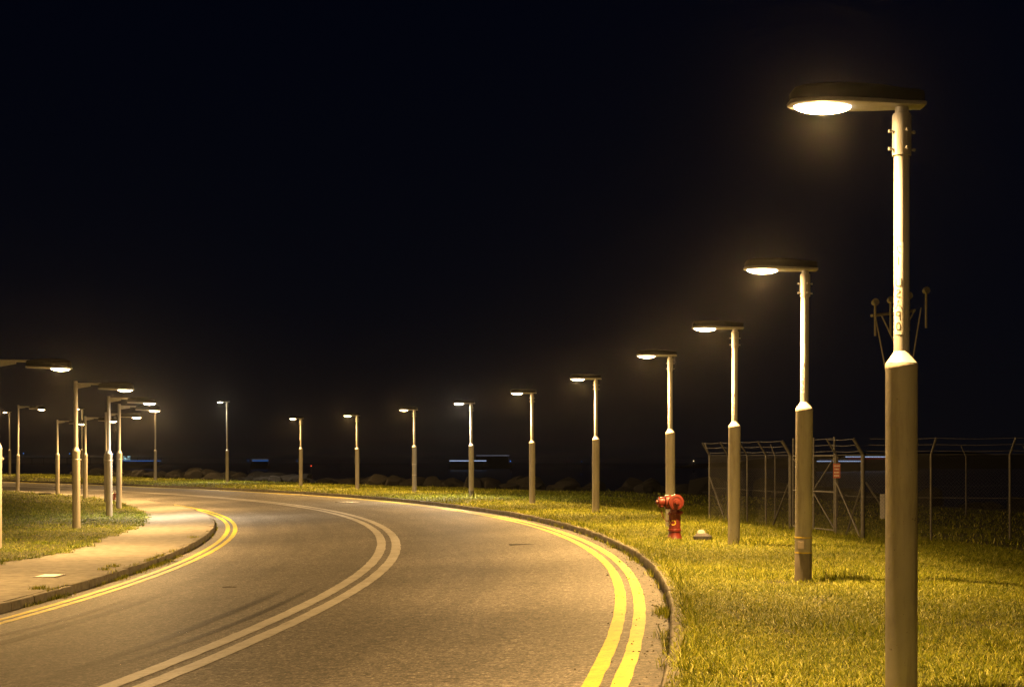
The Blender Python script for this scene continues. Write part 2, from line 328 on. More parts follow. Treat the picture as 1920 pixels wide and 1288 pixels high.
def strips(name, lines, zf, wid, label):
    mb = MB()
    for pts in lines:
        P = []
        for (a0, b0), (a1, b1) in zip(pts[:-1], pts[1:]):
            k = max(2, int(math.hypot(a1 - a0, b1 - b0) / .06)); P += [(a0 + (a1 - a0) * q / k, b0 + (b1 - b0) * q / k) for q in range(k)]
        vs = []
        for q, (a_, b_) in enumerate(P):
            a_ += .012 * mnoise.noise((q * .35, a_, 0)) * (wid < .012) ; h = wid * (.5 + .35 * mnoise.noise((q * .5, 3, b_)))
            for sg in (-1, 1):
                x, y = XY(a_ + sg * h, b_); vs.append((float(x), float(y), float(zf(a_, b_)) + .003))
        mb.add(vs, [(2 * q, 2 * q + 1, 2 * q + 3, 2 * q + 2) for q in range(len(P) - 1)])
    return tag(mb.build(name, M['joint'], sharp=0), label, 'joint', kind='structure')
strips('pavement_joint', [[(q, -WI - .16), (q + .02, -7.0 if q < 55 else -5.6)] for q in np.arange(2.3, 110, 3.05)], zleft, .014, 'dark joints between the pavement slabs')
strips('road_crack', [[(19.5, -4.36), (19.45, -3.9), (19.6, -3.35)], [(12.9, -4.3), (13.05, -3.7), (12.95, -3.2)], [(29.3, -4.3), (29.2, -3.5)], [(26.4, -4.3), (26.5, -3.6)], [(9.0, -2.2), (9.35, -1.9), (9.2, -1.4)], [(11.9, 1.2), (12.2, 1.9), (12.1, 2.6)], [(4.2, .8), (4.6, 1.3), (4.5, 2.0)]], zr, .009, 'thin cracks in the road surface')
# ------------------------------------------------------------------ grass (stuff)
def blades(name, s, n, zf, hgt, wid, mat, lab, lean=(.45, 1.75)):
    k = len(s); x, y = XY(s, n); z = zf(s, n)
    az = RNG.uniform(0, 2 * math.pi, k); ln = RNG.uniform(*lean, k) if isinstance(lean, tuple) else lean; h = hgt * RNG.uniform(.45, 1.25, k); wd = wid * RNG.uniform(.6, 1.3, k)
    dx, dy = np.cos(az), np.sin(az); fa = az + RNG.uniform(-.9, .9, k) + math.pi / 2; fx, fy = np.cos(fa) * wd / 2, np.sin(fa) * wd / 2
    P = np.zeros((k, 5, 3), np.float32)
    m1 = h * .5; o1 = np.sin(ln * .55) * m1; z1 = np.cos(ln * .55) * m1; o2 = np.sin(ln * 1.25) * m1; z2 = z1 + np.cos(ln * 1.25) * m1; a2 = az + RNG.uniform(-1.2, 1.2, k)
    P[:, 0] = np.stack([x - fx, y - fy, z], 1); P[:, 1] = np.stack([x + fx, y + fy, z], 1)
    P[:, 2] = np.stack([x + dx * o1 + fx * .8, y + dy * o1 + fy * .8, z + z1], 1); P[:, 3] = np.stack([x + dx * o1 - fx * .8, y + dy * o1 - fy * .8, z + z1], 1)
    P[:, 4] = np.stack([x + dx * o1 + np.cos(a2) * o2, y + dy * o1 + np.sin(a2) * o2, z + z2], 1)
    base = np.arange(k, dtype=np.int32)[:, None] * 5
    loops = (base + np.array([[0, 1, 2, 3, 3, 2, 4]], np.int32)).ravel()
    starts = (np.arange(k, dtype=np.int32)[:, None] * 7 + np.array([[0, 4]], np.int32)).ravel()
    me = bpy.data.meshes.new(name); me.vertices.add(k * 5); me.vertices.foreach_set('co', P.ravel())
    me.loops.add(len(loops)); me.loops.foreach_set('vertex_index', loops); me.polygons.add(len(starts)); me.polygons.foreach_set('loop_start', starts)
    me.update(calc_edges=True); me.materials.append(mat); o = bpy.data.objects.new(name, me); COL.objects.link(o)
    return tag(o, lab, 'grass', kind='stuff')
def mixed(name, s, n, zf, h, w_, mat, lab):
    kind = RNG.random(len(s)); tall = kind > .965; up = (kind > .80) & ~tall
    lean = np.where(tall, RNG.uniform(.3, 1.3, len(s)), np.where(up, RNG.uniform(.15, 1.0, len(s)), RNG.uniform(.9, 1.75, len(s))))
    hh_ = h * np.where(tall, 1.9, np.where(up, .8, 1.4)); ww_ = w_ * np.where(tall, .8, 1.)
    return blades(name, s, n, zf, hh_, ww_, mat, lab, lean)
def scatter(s0, s1, n0, n1, dens):
    k = int((s1 - s0) * (n1 - n0) * dens); return RNG.uniform(s0, s1, k), RNG.uniform(n0, n1, k)
def clumpy(s, n, sc=1.3, keep=.55, seed=0):
    v = np.array([mnoise.noise((a * sc, b_ * sc, seed)) for a, b_ in zip(s, n)]); return v
def in_view(s, n, m=.06):
    x, y = XY(s, n); u = x / np.maximum(y, .1); return (y > 6) & (np.abs(u) < .34 + m)
parts_s, parts_n, hh, ww = [], [], [], []
for s0, s1, n0, n1, d, h, wd in ((-3, 14, WO + .04, 11, 4600, .060, .0068), (14, 26, WO + .04, 13, 2300, .062, .0085), (26, 45, WO + .04, 16, 700, .07, .014), (45, 75, WO + .05, 15, 170, .085, .024), (75, 135, WO + .05, 13.5, 80, .10, .034), (14, 60, 13, 24, 45, .11, .03)):
    a, b_ = scatter(s0, s1, n0, n1, d); k = in_view(a, b_) & (b_ < edge(a) + 1.0); a, b_ = a[k], b_[k]
    k = (b_ > WO + .16) | (RNG.random(len(b_)) < .35); a, b_ = a[k], b_[k]
    parts_s.append(a); parts_n.append(b_)
    tuft = smooth((np.sin(a * 2.3 + 1.7 * np.sin(b_ * 1.9)) + np.sin(b_ * 2.9 + 2.1 * np.sin(a * 1.3)) - .6) / 1.6)
    rough = np.where(b_ < WO + .5, 1.25, 1.)
    thin = np.array([mnoise.noise((p_ * .9, q_ * .9, 4.)) + .5 * mnoise.noise((p_ * 2.7, q_ * 2.7, 9.)) for p_, q_ in zip(a, b_)]); keep_ = (thin > -.32) | (RNG.random(len(a)) < .45); a, b_, tuft, rough, thin = a[keep_], b_[keep_], tuft[keep_], rough[keep_], thin[keep_]; parts_s[-1] = a; parts_n[-1] = b_
    hh.append(h * (1 + .5 * tuft + .55 * thin) * rough); ww.append(np.full(len(a), wd))
gs, gn, gh, gw = map(np.concatenate, (parts_s, parts_n, hh, ww))
# bare patch round the foot of the strapped lamp
bx, by = XY(gs, gn); k = ((bx - 3.55) ** 2 / .30 + (by - 18.75) ** 2 / .45 > 1) | (RNG.random(len(gs)) < .22)
mixed('verge_grass', gs[k], gn[k], lambda s, n: zverge(s, n) - .012, gh[k], gw[k], M['grass'], 'yellow lit mown grass covering the outer verge')
parts_s, parts_n, hh, ww = [], [], [], []
for s0, s1, d, h, wd, nmin in ((10, 32, 800, .08, .011, -20), (32, 60, 330, .085, .017, -24), (60, 120, 70, .10, .03, -22)):
    a, b_ = scatter(s0, s1, nmin, -5.1, d); lim = pav_edge(a) + .10 + .22 * np.sin(a * 1.7 + 2 * np.sin(a * .6)) * np.sin(a * 5.1)
    k = (b_ < lim) & in_view(a, b_); a, b_ = a[k], b_[k]
    parts_s.append(a); parts_n.append(b_); hh.append(np.full(len(a), h) * (1 + .5 * smooth(np.sin(a * 2.1) * np.sin(b_ * 2.7)))); ww.append(np.full(len(a), wd))
gs, gn, gh, gw = map(np.concatenate, (parts_s, parts_n, hh, ww))
mixed('lawn_grass', gs, gn, lambda s, n: np.where(n > -12, zleft(s, n), -.36) + .01, gh, gw, M['grass_dark'], 'darker mown grass filling the inside of the bend')
# weeds along kerbs and debris in the gutter
ws, wn = [], []
for k in range(38):
    c = RNG.uniform(2, 45); q = int(RNG.integers(10, 46)); ws.append(c + RNG.normal(0, .12, q)); wn.append(np.full(q, -WI + .02) + np.abs(RNG.normal(0, .03, q)))
for c, q in ((11.2, 160), (19.0, 260), (17.6, 200), (18.3, 220), (14.6, 120), (20.4, 120), (16.2, 120)):
    ws.append(c + RNG.normal(0, .22, q)); wn.append(-WI + .05 + RNG.normal(0, .07, q))
for c, nn, q in ((11.25, -4.68, 120), (15.2, -4.72, 70), (16.0, -4.75, 90), (26.0, -4.62, 60)):
    ws.append(c + RNG.normal(0, .10, q)); wn.append(nn + RNG.normal(0, .06, q))
ws = np.concatenate(ws); wn = np.concatenate(wn)
blades('kerb_weeds', ws, wn, lambda s, n: np.where(n > -WI, zr(s, np.maximum(n, -WI)), zleft(s, n)), np.full(len(ws), .07), np.full(len(ws), .009), M['grass'], 'straggly weeds growing along the inner kerb', lean=(.1, 1.0))
ws, wn = [], []
for k in range(60):
    c = RNG.uniform(0, 34); q = int(RNG.integers(6, 20)); ws.append(c + RNG.normal(0, .1, q)); wn.append(WO - .02 - np.abs(RNG.normal(0, .025, q)))
for c, q in ((5.2, 140), (4.9, 90), (3.0, 60), (13.5, 70), (17.0, 60)): ws.append(c + RNG.normal(0, .16, q)); wn.append(WO - .06 + RNG.normal(0, .05, q))
ws = np.concatenate(ws); wn = np.minimum(np.concatenate(wn), WO - .004)
blades('gutter_weeds', ws, wn, zr, np.full(len(ws), .10), np.full(len(ws), .008), M['grass'], 'thin weeds sprouting from the outer gutter', lean=(.1, 1.1))
# long grass: kerb overhang, lamp feet, fence foot
ws, wn, wh = [], [], []
def clump(x, y, q, r, h):
    a, b_ = SN(x, y); ws.append(a + RNG.normal(0, r, q)); wn.append(b_ + RNG.normal(0, r, q)); wh.append(np.full(q, h))
a = RNG.uniform(-1, 40, 4200); ws.append(a); wn.append(WO + .10 + np.abs(RNG.normal(0, .10, 4200))); wh.append(RNG.uniform(.08, .17, 4200))
for x, y, q, r, h in ((4.05, 19.2, 190, .16, .2), (3.3, 19.3, 90, .2, .16), (4.3, 19.0, 150, .12, .17), (3.05, 20.3, 90, .25, .17), (4.1, 26.8, 150, .2, .22), (4.25, 27.3, 130, .2, .2), (3.8, 30.5, 300, .4, .2), (4.6, 31, 400, .5, .22), (2.2, 43.6, 120, .25, .2), (2.7, 43.9, 90, .2, .2), (3.1, 9.9, 200, .2, .16), (3.35, 13.6, 260, .3, .17), (-1.5, 62.6, 60, .3, .3), (-4.9, 71.4, 70, .35, .35), (-19.2, 101, 70, .5, .4), (-12.1, 88.6, 70, .5, .35)): clump(x, y, q, r, h)
for k in range(30):
    f = k / 29; clump(6.1 + 2.26 * f, 46.8 - 10.8 * f, 70, .22, .22)
for k in range(14):
    f = k / 13; clump(8.4 + 5.0 * f, 36 - 1.6 * f, 60, .22, .2)
ws, wn, wh = map(np.concatenate, (ws, wn, wh)); wn = np.maximum(wn, WO + .05)
blades('long_grass', ws, wn, lambda s, n: zverge(s, n) - .01, wh, np.full(len(ws), .009), M['grass'], 'longer straw coloured grass along the kerb and post feet', lean=(.2, 1.3))
mb = MB()
for k in range(520):
    s_ = RNG.uniform(-1, 36); n_ = WO - .02 - abs(RNG.normal(0, .14)) - (.0 if RNG.random() < .8 else RNG.uniform(0, .5))
    x, y = XY(s_, n_); z = zr(s_, n_); r = RNG.uniform(.004, .016) * (2.2 if RNG.random() < .04 else 1); az = RNG.uniform(0, 6.3)
    c, sn_ = math.cos(az) * r, math.sin(az) * r
    mb.add([(x - c, y - sn_, z + .004), (x - sn_ * .5, y + c * .5, z + .005 + r * .3), (x + c, y + sn_, z + .005), (x + sn_ * .5, y - c * .5, z + .006 + r * .35), (x, y, z + .006 + r * .6)], [(0, 1, 4), (1, 2, 4), (2, 3, 4), (3, 0, 4), (0, 3, 2, 1)])
tag(mb.build('gutter_debris', M['debris'], sharp=0), 'dead leaves and grit scattered in the outer gutter', 'debris', kind='stuff')
# ------------------------------------------------------------------ street lamps
def emat(nm, col): 
    m_, n_, b_, o_ = newmat(nm); b_.inputs['Base Color'].default_value = (.8, .8, .8, 1); b_.inputs['Emission Color'].default_value = (*col, 1)
    b_.inputs['Emission Strength'].default_value = 22.0; m_.cycles.emission_sampling = 'NONE'; return m_
M['lens_warm'] = emat('lit_warm_bowl', (1, .80, .50)); M['lens_cool'] = emat('lit_pale_bowl', (1, .90, .80))
def text_on_cyl(name, chars, r, z_top, step, size, ang, mat, parent, mirror=True):
    mb = MB()
    for i, ch in enumerate(chars):
        if ch == ' ': continue
        cu = bpy.data.curves.new('t', 'FONT'); cu.body = ch; cu.size = size; cu.align_x = 'CENTER'; cu.align_y = 'CENTER'; cu.resolution_u = 3
        ob = bpy.data.objects.new('t', cu); me = ob.to_mesh()
        vs = []
        for v in me.vertices:
            x = -v.co.x if mirror else v.co.x; a_ = ang + x / r
            vs.append((r * math.cos(a_), r * math.sin(a_), z_top - i * step + v.co.y))
        mb.add(vs, [tuple(p.vertices) for p in me.polygons]); ob.to_mesh_clear(); bpy.data.objects.remove(ob); bpy.data.curves.remove(cu)
    o = mb.build(name, mat, parent, sharp=0); return o
def head_parts(root, x0, zb, warm=True, tilt=0.0, full=.90, hs_=1.0):
    """luminaire lying along +X from x0; zb = height of its flat underside"""
    Mx = Matrix.Translation((x0, 0, zb)) @ Matrix.Rotation(tilt, 4, 'Y')
    def ring(x, hw, z0, z1, k=16):
        out = []
        for i in range(k):
            a_ = math.pi * i / (k - 1); c = math.copysign(abs(math.cos(a_)) ** .55, math.cos(a_))
            out.append(Mx @ Vector((x, hw * c, z0 + (z1 - z0) * math.sin(a_) ** .7)))
        return out
    L = full
    prof = [(0, .060, .125), (.02, .068, .135), (.15, .078, .150), (.30, .112, .172), (.50, .142, .182), (.68, .145, .178), (.80, .128, .165), (.875, .095, .135), (.90, .05, .09)]
    prof = [(x, hw, h * hs_) for x, hw, h in prof]
    mb = MB(); mb.loft([ring(x * L / .9, hw, .012, h) for x, hw, h in prof])
    hs = mb.build('luminaire', M['housing'], root)
    def plan(k, grow, z): # outline of the underside
        pts = [(x * L / .9, hw + grow) for x, hw, h in prof]; pts = [(p[0] - grow if i == 0 else p[0] + grow * (i == len(pts) - 1), p[1]) for i, p in enumerate(pts)]
        return [Mx @ Vector((x, y, z)) for x, y in pts] + [Mx @ Vector((x, -y, z)) for x, y in reversed(pts)]
    mb = MB(); mb.loft([plan(0, .006, .014), plan(0, .012, .004), plan(0, .010, -.014), plan(0, .0, -.02)])
    mb.build('rim', M['rim'], hs)
    mb = MB(); rings = []
    for q in range(7):
        a_ = q / 6 * math.pi / 2 * .98; rr = math.cos(a_); zz = -.021 - .048 * math.sin(a_)
        rings.append([Mx @ Vector((.68 * L / .9 + .195 * rr * math.cos(t_), .118 * rr * math.sin(t_), zz)) for t_ in [2 * math.pi * j / 28 for j in range(28)]])
    mb.loft(rings); mb.build('lens', M['lens_warm' if warm else 'lens_cool'], hs)
    ld = bpy.data.lights.new('lamp_light', 'POINT'); ld.energy = LAMP_W; ld.color = WARM if warm else COOL; ld.shadow_soft_size = .035
    ld.use_nodes = True; ln = ld.node_tree; em = next(q for q in ln.nodes if q.type == 'EMISSION')   # road optic: strongest below, cut off upwards and towards the back
    g = ln.nodes.new('ShaderNodeTexCoord'); sp = ln.nodes.new('ShaderNodeSeparateXYZ'); mr = ln.nodes.new('ShaderNodeMapRange'); mr.interpolation_type = 'SMOOTHSTEP'
    md = ln.nodes.new('ShaderNodeValToRGB'); zz = ln.nodes.new('ShaderNodeMath'); zz.operation = 'MULTIPLY_ADD'; zz.inputs[1].default_value = .5; zz.inputs[2].default_value = .5; mu = ln.nodes.new('ShaderNodeMath'); mu.operation = 'MULTIPLY'
    els = md.color_ramp.elements; els[0].position = .06; els[0].color = (1, 1, 1, 1); els[1].position = .60; els[1].color = (.008,) * 3 + (1,)
    for pp, vv in ((.19, .62), (.33, .27), (.46, .20), (.50, .10), (.54, .03)): e_ = els.new(pp); e_.color = (vv, vv, vv, 1)
    mr.inputs['From Min'].default_value = -1.0; mr.inputs['From Max'].default_value = -.42; mr.inputs['To Min'].default_value = .10; mr.inputs['To Max'].default_value = 1.0
    ln.links.new(g.outputs['Normal'], sp.inputs[0]); ln.links.new(sp.outputs['X'], mr.inputs['Value']); ln.links.new(sp.outputs['Z'], zz.inputs[0]); ln.links.new(zz.outputs[0], md.inputs[0])
    ln.links.new(mr.outputs[0], mu.inputs[0]); ln.links.new(md.outputs[0], mu.inputs[1]); ln.links.new(mu.outputs[0], em.inputs['Strength'])
    lo = bpy.data.objects.new('lamp_light', ld); COL.objects.link(lo); lo.parent = root; p = Mx @ Vector((.68 * L / .9, 0, -.112)); lo.location = p
    return lo
def outer_lamp(warm, tall=False, lettering='21 USAP0'):
    """short post with the luminaire sitting straight on top; +X points over the road"""
    root = thing('street_lamp', '', 'street lamp', (0, 0, 0)); up = 1.5 if tall else 0
    MB().lathe([(.107, -.25), (.107, 2.125), (.109, 2.13), (.109, 2.16), (.104, 2.168)], 32).build('shaft', M['pole'], root)
    MB().lathe([(.106, 2.169), (.098, 2.180), (.076, 2.212), (.056, 2.243), (.053, 2.25)], 32).build('collar', M['tube'], root)
    MB().lathe([(.052, 2.2), (.052, 3.60 + up)], 24).build('upper_tube', M['tube'], root)
    sl = MB().lathe([(.054, 3.575 + up), (.064, 3.577 + up), (.064, 3.848 + up), (.058, 3.862 + up), (.045, 3.868 + up), (.045, 3.925 + up)], 24).build('sleeve', M['tube'], root)
    for z in (3.62, 3.74):
        for k in range(4):
            a_ = R(12 + 90 * k); d = Vector((math.cos(a_), math.sin(a_), 0)); p = Vector((0, 0, z + up))
            MB().tube(p + d * .06, p + d * .088, .006, seg=8).tube(p + d * .083, p + d * .096, .0125, seg=6).build('bolt', M['steel'], sl)
    # number strip facing the camera side of the tube
    ang = R(52); mb = MB(); k = 12; rr = .0535
    r0 = [(rr * math.cos(ang + (j / (k - 1) - .5) * 1.25), rr * math.sin(ang + (j / (k - 1) - .5) * 1.25), 2.36) for j in range(k)]
    mb.add(r0 + [(x, y, 2.985) for x, y, z in r0], [(j, j + 1, k + j + 1, k + j) for j in range(k - 1)])
    st = mb.build('number_strip', M['strip'], root)
    text_on_cyl('lettering', lettering, .0545, 2.93, .074, .082, ang, M['ink'], st)
    head_parts(root, -.14, 3.922 + up, warm, tilt=R(-.8), hs_=.74)
    return root
def arm_lamp(warm, tall=False):
    """post with a bracket arm carrying the luminaire; +X points over the road"""
    root = thing('street_lamp', '', 'street lamp', (0, 0, 0)); up = 1.1 if tall else 0
    MB().lathe([(.107, -.25), (.107, 2.125), (.109, 2.13), (.109, 2.16), (.104, 2.168)], 32).build('shaft', M['pole'], root)
    MB().lathe([(.106, 2.169), (.100, 2.185), (.078, 2.225), (.062, 2.262), (.060, 2.27)], 32).build('collar', M['tube'], root)
    MB().lathe([(.058, 2.2), (.058, 4.05 + up), (.05, 4.06 + up)], 24).build('upper_tube', M['tube'], root)
    zb = 3.985 + up; mb = MB(); mb.tube((.05, 0, zb), (.70, 0, zb - .01), .028, seg=12)
    mb.add([(.055, y, zb - .02) for y in (-.012, .012)] + [(.055, y, zb - .13) for y in (-.012, .012)] + [(.40, y, zb - .07) for y in (-.012, .012)] + [(.40, y, zb - .025) for y in (-.012, .012)], [(0, 2, 4, 6), (1, 7, 5, 3), (0, 1, 3, 2), (2, 3, 5, 4), (4, 5, 7, 6), (0, 6, 7, 1)])
    mb.build('arm', M['tube'], root)
    mb = MB(); mb.box((.06, .105, 1.93), (.09, .045, .045)); mb.box((.10, .06, 1.93), (.05, .06, .03)); mb.lathe([(.1085, 1.915), (.1105, 1.918), (.1105, 1.942), (.1085, 1.945)], 32, caps=False)
    mb.build('clamp', M['steel'], root)
    head_parts(root, .62, 3.85 + up, warm, tilt=R(1.5), full=.93, hs_=1.08)
    return root
proto = {}
def put_lamp(kind, x, y, z, rz, label, group):
    if kind not in proto:
        a_, t_, c_ = kind; proto[kind] = o = (arm_lamp if a_ else outer_lamp)(c_, t_); first = True
    else: o = copy_tree(proto[kind])
    o.location = (x, y, z); o.rotation_euler = (R(random.uniform(-.45, .45)), R(random.uniform(-.45, .45)), rz); o['label'] = label; o['group'] = group; return o
F = 2828.6
GO = 'street lamps along the outer verge'; GI = 'street lamps inside the bend'
OUT = [ # pixel column, pixels per metre, base height, tall, warm, turn (deg), label
 (1690, 275, .0, 0, 1, 0, 'nearest and largest street lamp at right with vertical numbering on its upper tube'),
 (1506, 148.7, 0, 0, 1, 2, 'second nearest street lamp with yellow straps and small plate near its foot'),
 (1376, 104.5, -.03, 0, 1, 4, 'street lamp standing right of the hydrant in front of the fence corner'),
 (1257, 82.3, -.01, 0, 1, 6, 'street lamp whose shaft stands directly behind the red hydrant'),
 (1117, 64.5, -.02, 0, 1, 8, 'street lamp next left of the red hydrant on the verge'),
 (998, 53, 0, 0, 1, 10, 'second street lamp left of the red hydrant, on the verge'),
 (884, 45, 0, 0, 0, 13, 'street lamp with a dark painted foot crossing the bright ferry light'),
 (777, 39.5, .03, 0, 1, 16, 'short street lamp with two pale straps around its lower shaft'),
 (670, 35.5, 0, 0, 1, 18, 'short street lamp next left of the double strapped lamp'),
 (564, 32, .09, 0, 1, 20, 'short street lamp beside the red buoy light on the water'),
 (426, 28, .07, 1, 0, 22, 'tall slim street lamp alone left of the buoy light'),
 (291, 25.5, .13, 1, 1, 24, 'tall slim street lamp at the right end of the causeway lights'),
 (154, 23.5, .27, 1, 1, 26, 'tall far street lamp showing just behind the thick inner post'),
 (18.5, 21.8, .31, 1, 1, 28, 'farthest left tall street lamp with its head turned left')]
lamps_out = []
for u, k, z, tall, warm, turn, lab in OUT:
    lamps_out.append(put_lamp((0, tall, warm), (u - 960) / k, F / k, z, math.pi - R(turn), lab, GO))
INN = [
 (-6.5, 89.5, -.37, 0, 1, 'inner street lamp cut by the left frame edge, its arm and head showing'),
 (143.5, 69.1, -.38, 0, 1, 'thick inner street lamp on the lawn left of the pavement, head seen edge on'),
 (205, 56.7, -.40, 0, 0, 'inner street lamp with a whitish lit shaft at the lawn edge'),
 (223, 48.4, -.34, 0, 1, 'inner street lamp right of the whitish lamp, nearest the pavement'),
 (200, 42, -.36, 0, 1, 'inner street lamp mostly hidden behind the whitish lit lamp'),
 (160, 38, -.33, 0, 1, 'inner street lamp close behind the thick one, at the lawn tip'),
 (108, 34.5, -.29, 0, 1, 'inner street lamp with dark head standing alone by the far lawn edge'),
 (33, 31.5, -.31, 1, 1, 'taller inner street lamp with arm at the far left of the lawn')]
lamps_in = []
for u, k, z, tall, warm, lab in INN:
    x, y = (u - 960) / k, F / k; s_, n_ = SN(x, y)
    lamps_in.append(put_lamp((1, tall, warm), x, y, z, -float(head(s_)) * .45, lab, GI))
# the same rows go on behind the camera and outside the frame; their light reaches the foreground
for s_, lab in ((-9.0, 'street lamp of the outer row behind the camera, out of the frame'),):
    x, y = XY(s_, 5.9); off_lamp = put_lamp((0, 0, 1), float(x), float(y), -.07, math.pi, lab, GO)
for s_, lab in ((11.5, 'street lamp of the inner row left of the frame'),):
    x, y = XY(s_, -8.2); off_inner = put_lamp((1, 0, 1), float(x), float(y), -.37, 0, lab, GI)
def dim(o, f):
    for ch in o.children:
        if ch.type == 'LIGHT': ch.data = ch.data.copy(); ch.data.energy *= f
dim(lamps_out[0], .62); dim(off_lamp, .6); dim(off_inner, .55)
# straps, plate, dark foot
def bandring(z, h, r=.109): return MB().lathe([(r - .004, z), (r, z + .001), (r, z + h - .001), (r - .004, z + h)], 32, caps=False)
o = lamps_out[1]; bandring(.345, .018).build('strap', M['strap_yellow'], o); bandring(.535, .016).build('strap', M['strap_yellow'], o)
MB().box((.045, .100, .45), (.075, .024, .09), rz=R(-24)).build('plate', M['plate'], o)
MB().lathe([(.1083, -.2), (.1083, .34), (.1075, .344)], 32, caps=False).build('painted_foot', M['foot2'], o)
o = lamps_out[6]; MB().lathe([(.1085, -.2), (.1085, .27), (.1075, .275)], 32, caps=False).build('painted_foot', M['foot'], o)
o = lamps_out[7]; bandring(.82, .03, .1095).build('strap', M['strap'], o); bandring(1.32, .03, .1095).build('strap', M['strap'], o)
# ------------------------------------------------------------------ fire hydrant
def hydrant(name, label, loc, rz, letters=True, group=None):
    root = thing(name, label, 'fire hydrant', loc, rz, group)
    body = MB().lathe([(.165, -.05), (.165, .012), (.152, .03), (.128, .075), (.118, .12), (.116, .165), (.130, .170), (.132, .19), (.130, .205), (.116, .212), (.114, .30), (.113, .46), (.118, .478), (.132, .485), (.134, .505), (.130, .52), (.112, .53), (.095, .56), (.09, .60)], 36).build('barrel', M['red'], root)
    hz = .725; mb = MB()
    mb.lathe([(.02, -.155), (.075, -.15), (.118, -.12), (.135, -.07), (.139, 0), (.135, .07), (.12, .11), (.10, .135)], 32, M=Matrix.Translation((0, 0, hz)) @ Matrix.Rotation(R(90), 4, 'X'))
    mb.lathe([(.10, .04), (.132, .055), (.138, .10), (.138, .16), (.130, .185), (.10, .195)], 32, M=Matrix.Translation((0, 0, hz)) @ Matrix.Rotation(R(-90), 4, 'Y'))
    mb.build('head', M['red'], root)
    mb = MB(); mx = Matrix.Translation((0, 0, hz)) @ Matrix.Rotation(R(90), 4, 'X')
    mb.lathe([(.105, .125), (.147, .128), (.150, .145), (.150, .185), (.142, .205), (.105, .212), (.102, .204), (.065, .206), (.062, .222), (.058, .228)], 36, M=mx)
    cp = mb.build('front_cap', M['red'], root); MB().lathe([(.042, .222), (.042, .262), (.034, .27)], 6, M=mx).build('nut', M['red'], cp)
    mb = MB(); mx = Matrix.Translation((0, 0, hz)) @ Matrix.Rotation(R(-90), 4, 'Y')
    mb.lathe([(.085, .19), (.088, .215), (.100, .217), (.104, .235), (.104, .295), (.094, .315), (.06, .322)], 32, M=mx)
    for k in range(4):
        a_ = R(45 + 90 * k); mb.box((.235 + .02, .104 * math.cos(a_), .104 * math.sin(a_)), (.045, .022, .022), M=Matrix.Translation((0, 0, hz)) @ Matrix.Rotation(math.pi, 4, 'Z'))
    sc_ = mb.build('side_cap', M['red'], root); MB().lathe([(.045, .318), (.048, .325), (.046, .35), (.030, .362)], 14, M=mx).build('nut', M['red'], sc_)
    MB().lathe([(.02, .50), (.05, .505), (.058, .53), (.03, .56)], 12, M=Matrix.Translation((.10, -.05, 0))).build('lug', M['red'], root)
    def chain(pts):
        mb = MB(); pts = [Vector(p) for p in pts]; seg = []
        for p, q in zip(pts[:-1], pts[1:]):
            k = max(1, int((q - p).length / .022))
            for j in range(k): seg.append((p + (q - p) * j / k, p + (q - p) * (j + 1) / k))
        for j, (p, q) in enumerate(seg):
            d = (q - p).normalized(); sd = d.orthogonal().normalized(); sd = sd if j % 2 == 0 else d.cross(sd)
            c = (p + q) / 2; ring = [c + d * .017 * math.cos(t_) + sd * .009 * math.sin(t_) for t_ in [2 * math.pi * i / 8 for i in range(8)]]
            for i in range(8): mb.tube(ring[i], ring[(i + 1) % 8], .0034, seg=5, caps=False)
        return mb
    chain([(-.265, -.02, .60), (-.25, -.03, .52), (-.225, -.04, .44), (-.19, -.05, .385), (-.15, -.06, .36), (-.108, -.05, .375)]).build('chain', M['red'], root)
    chain([(.02, -.215, .68), (.015, -.20, .61), (.005, -.15, .53), (-.01, -.128, .47), (.0, -.125, .41), (.01, -.122, .36)]).build('chain', M['red'], root)
    MB().lathe([(.03, .0), (.055, .012), (.062, .03), (.05, .045)], 20, M=Matrix.Translation((-.04, -.13, .575)) @ Matrix.Rotation(R(90), 4, 'X')).build('drip_plug', M['red_dark'], root)
    if letters:
        text_on_cyl('lettering', 'C', .1165, .33, .1, .135, R(-108), M['yellow_mark'], body); text_on_cyl('lettering', 'O', .1165, .33, .1, .125, R(-165), M['yellow_mark'], body)
    return root
hydrant('fire_hydrant', 'large red fire hydrant with capped outlets and chains on the verge', (3.11, 28.86, 0), R(4))
hydrant('fire_hydrant', 'small dark red hydrant half hidden behind the whitish inner lamp', (-18.98, 72.0, -.36), R(20), False).scale = (.62, .62, .42)
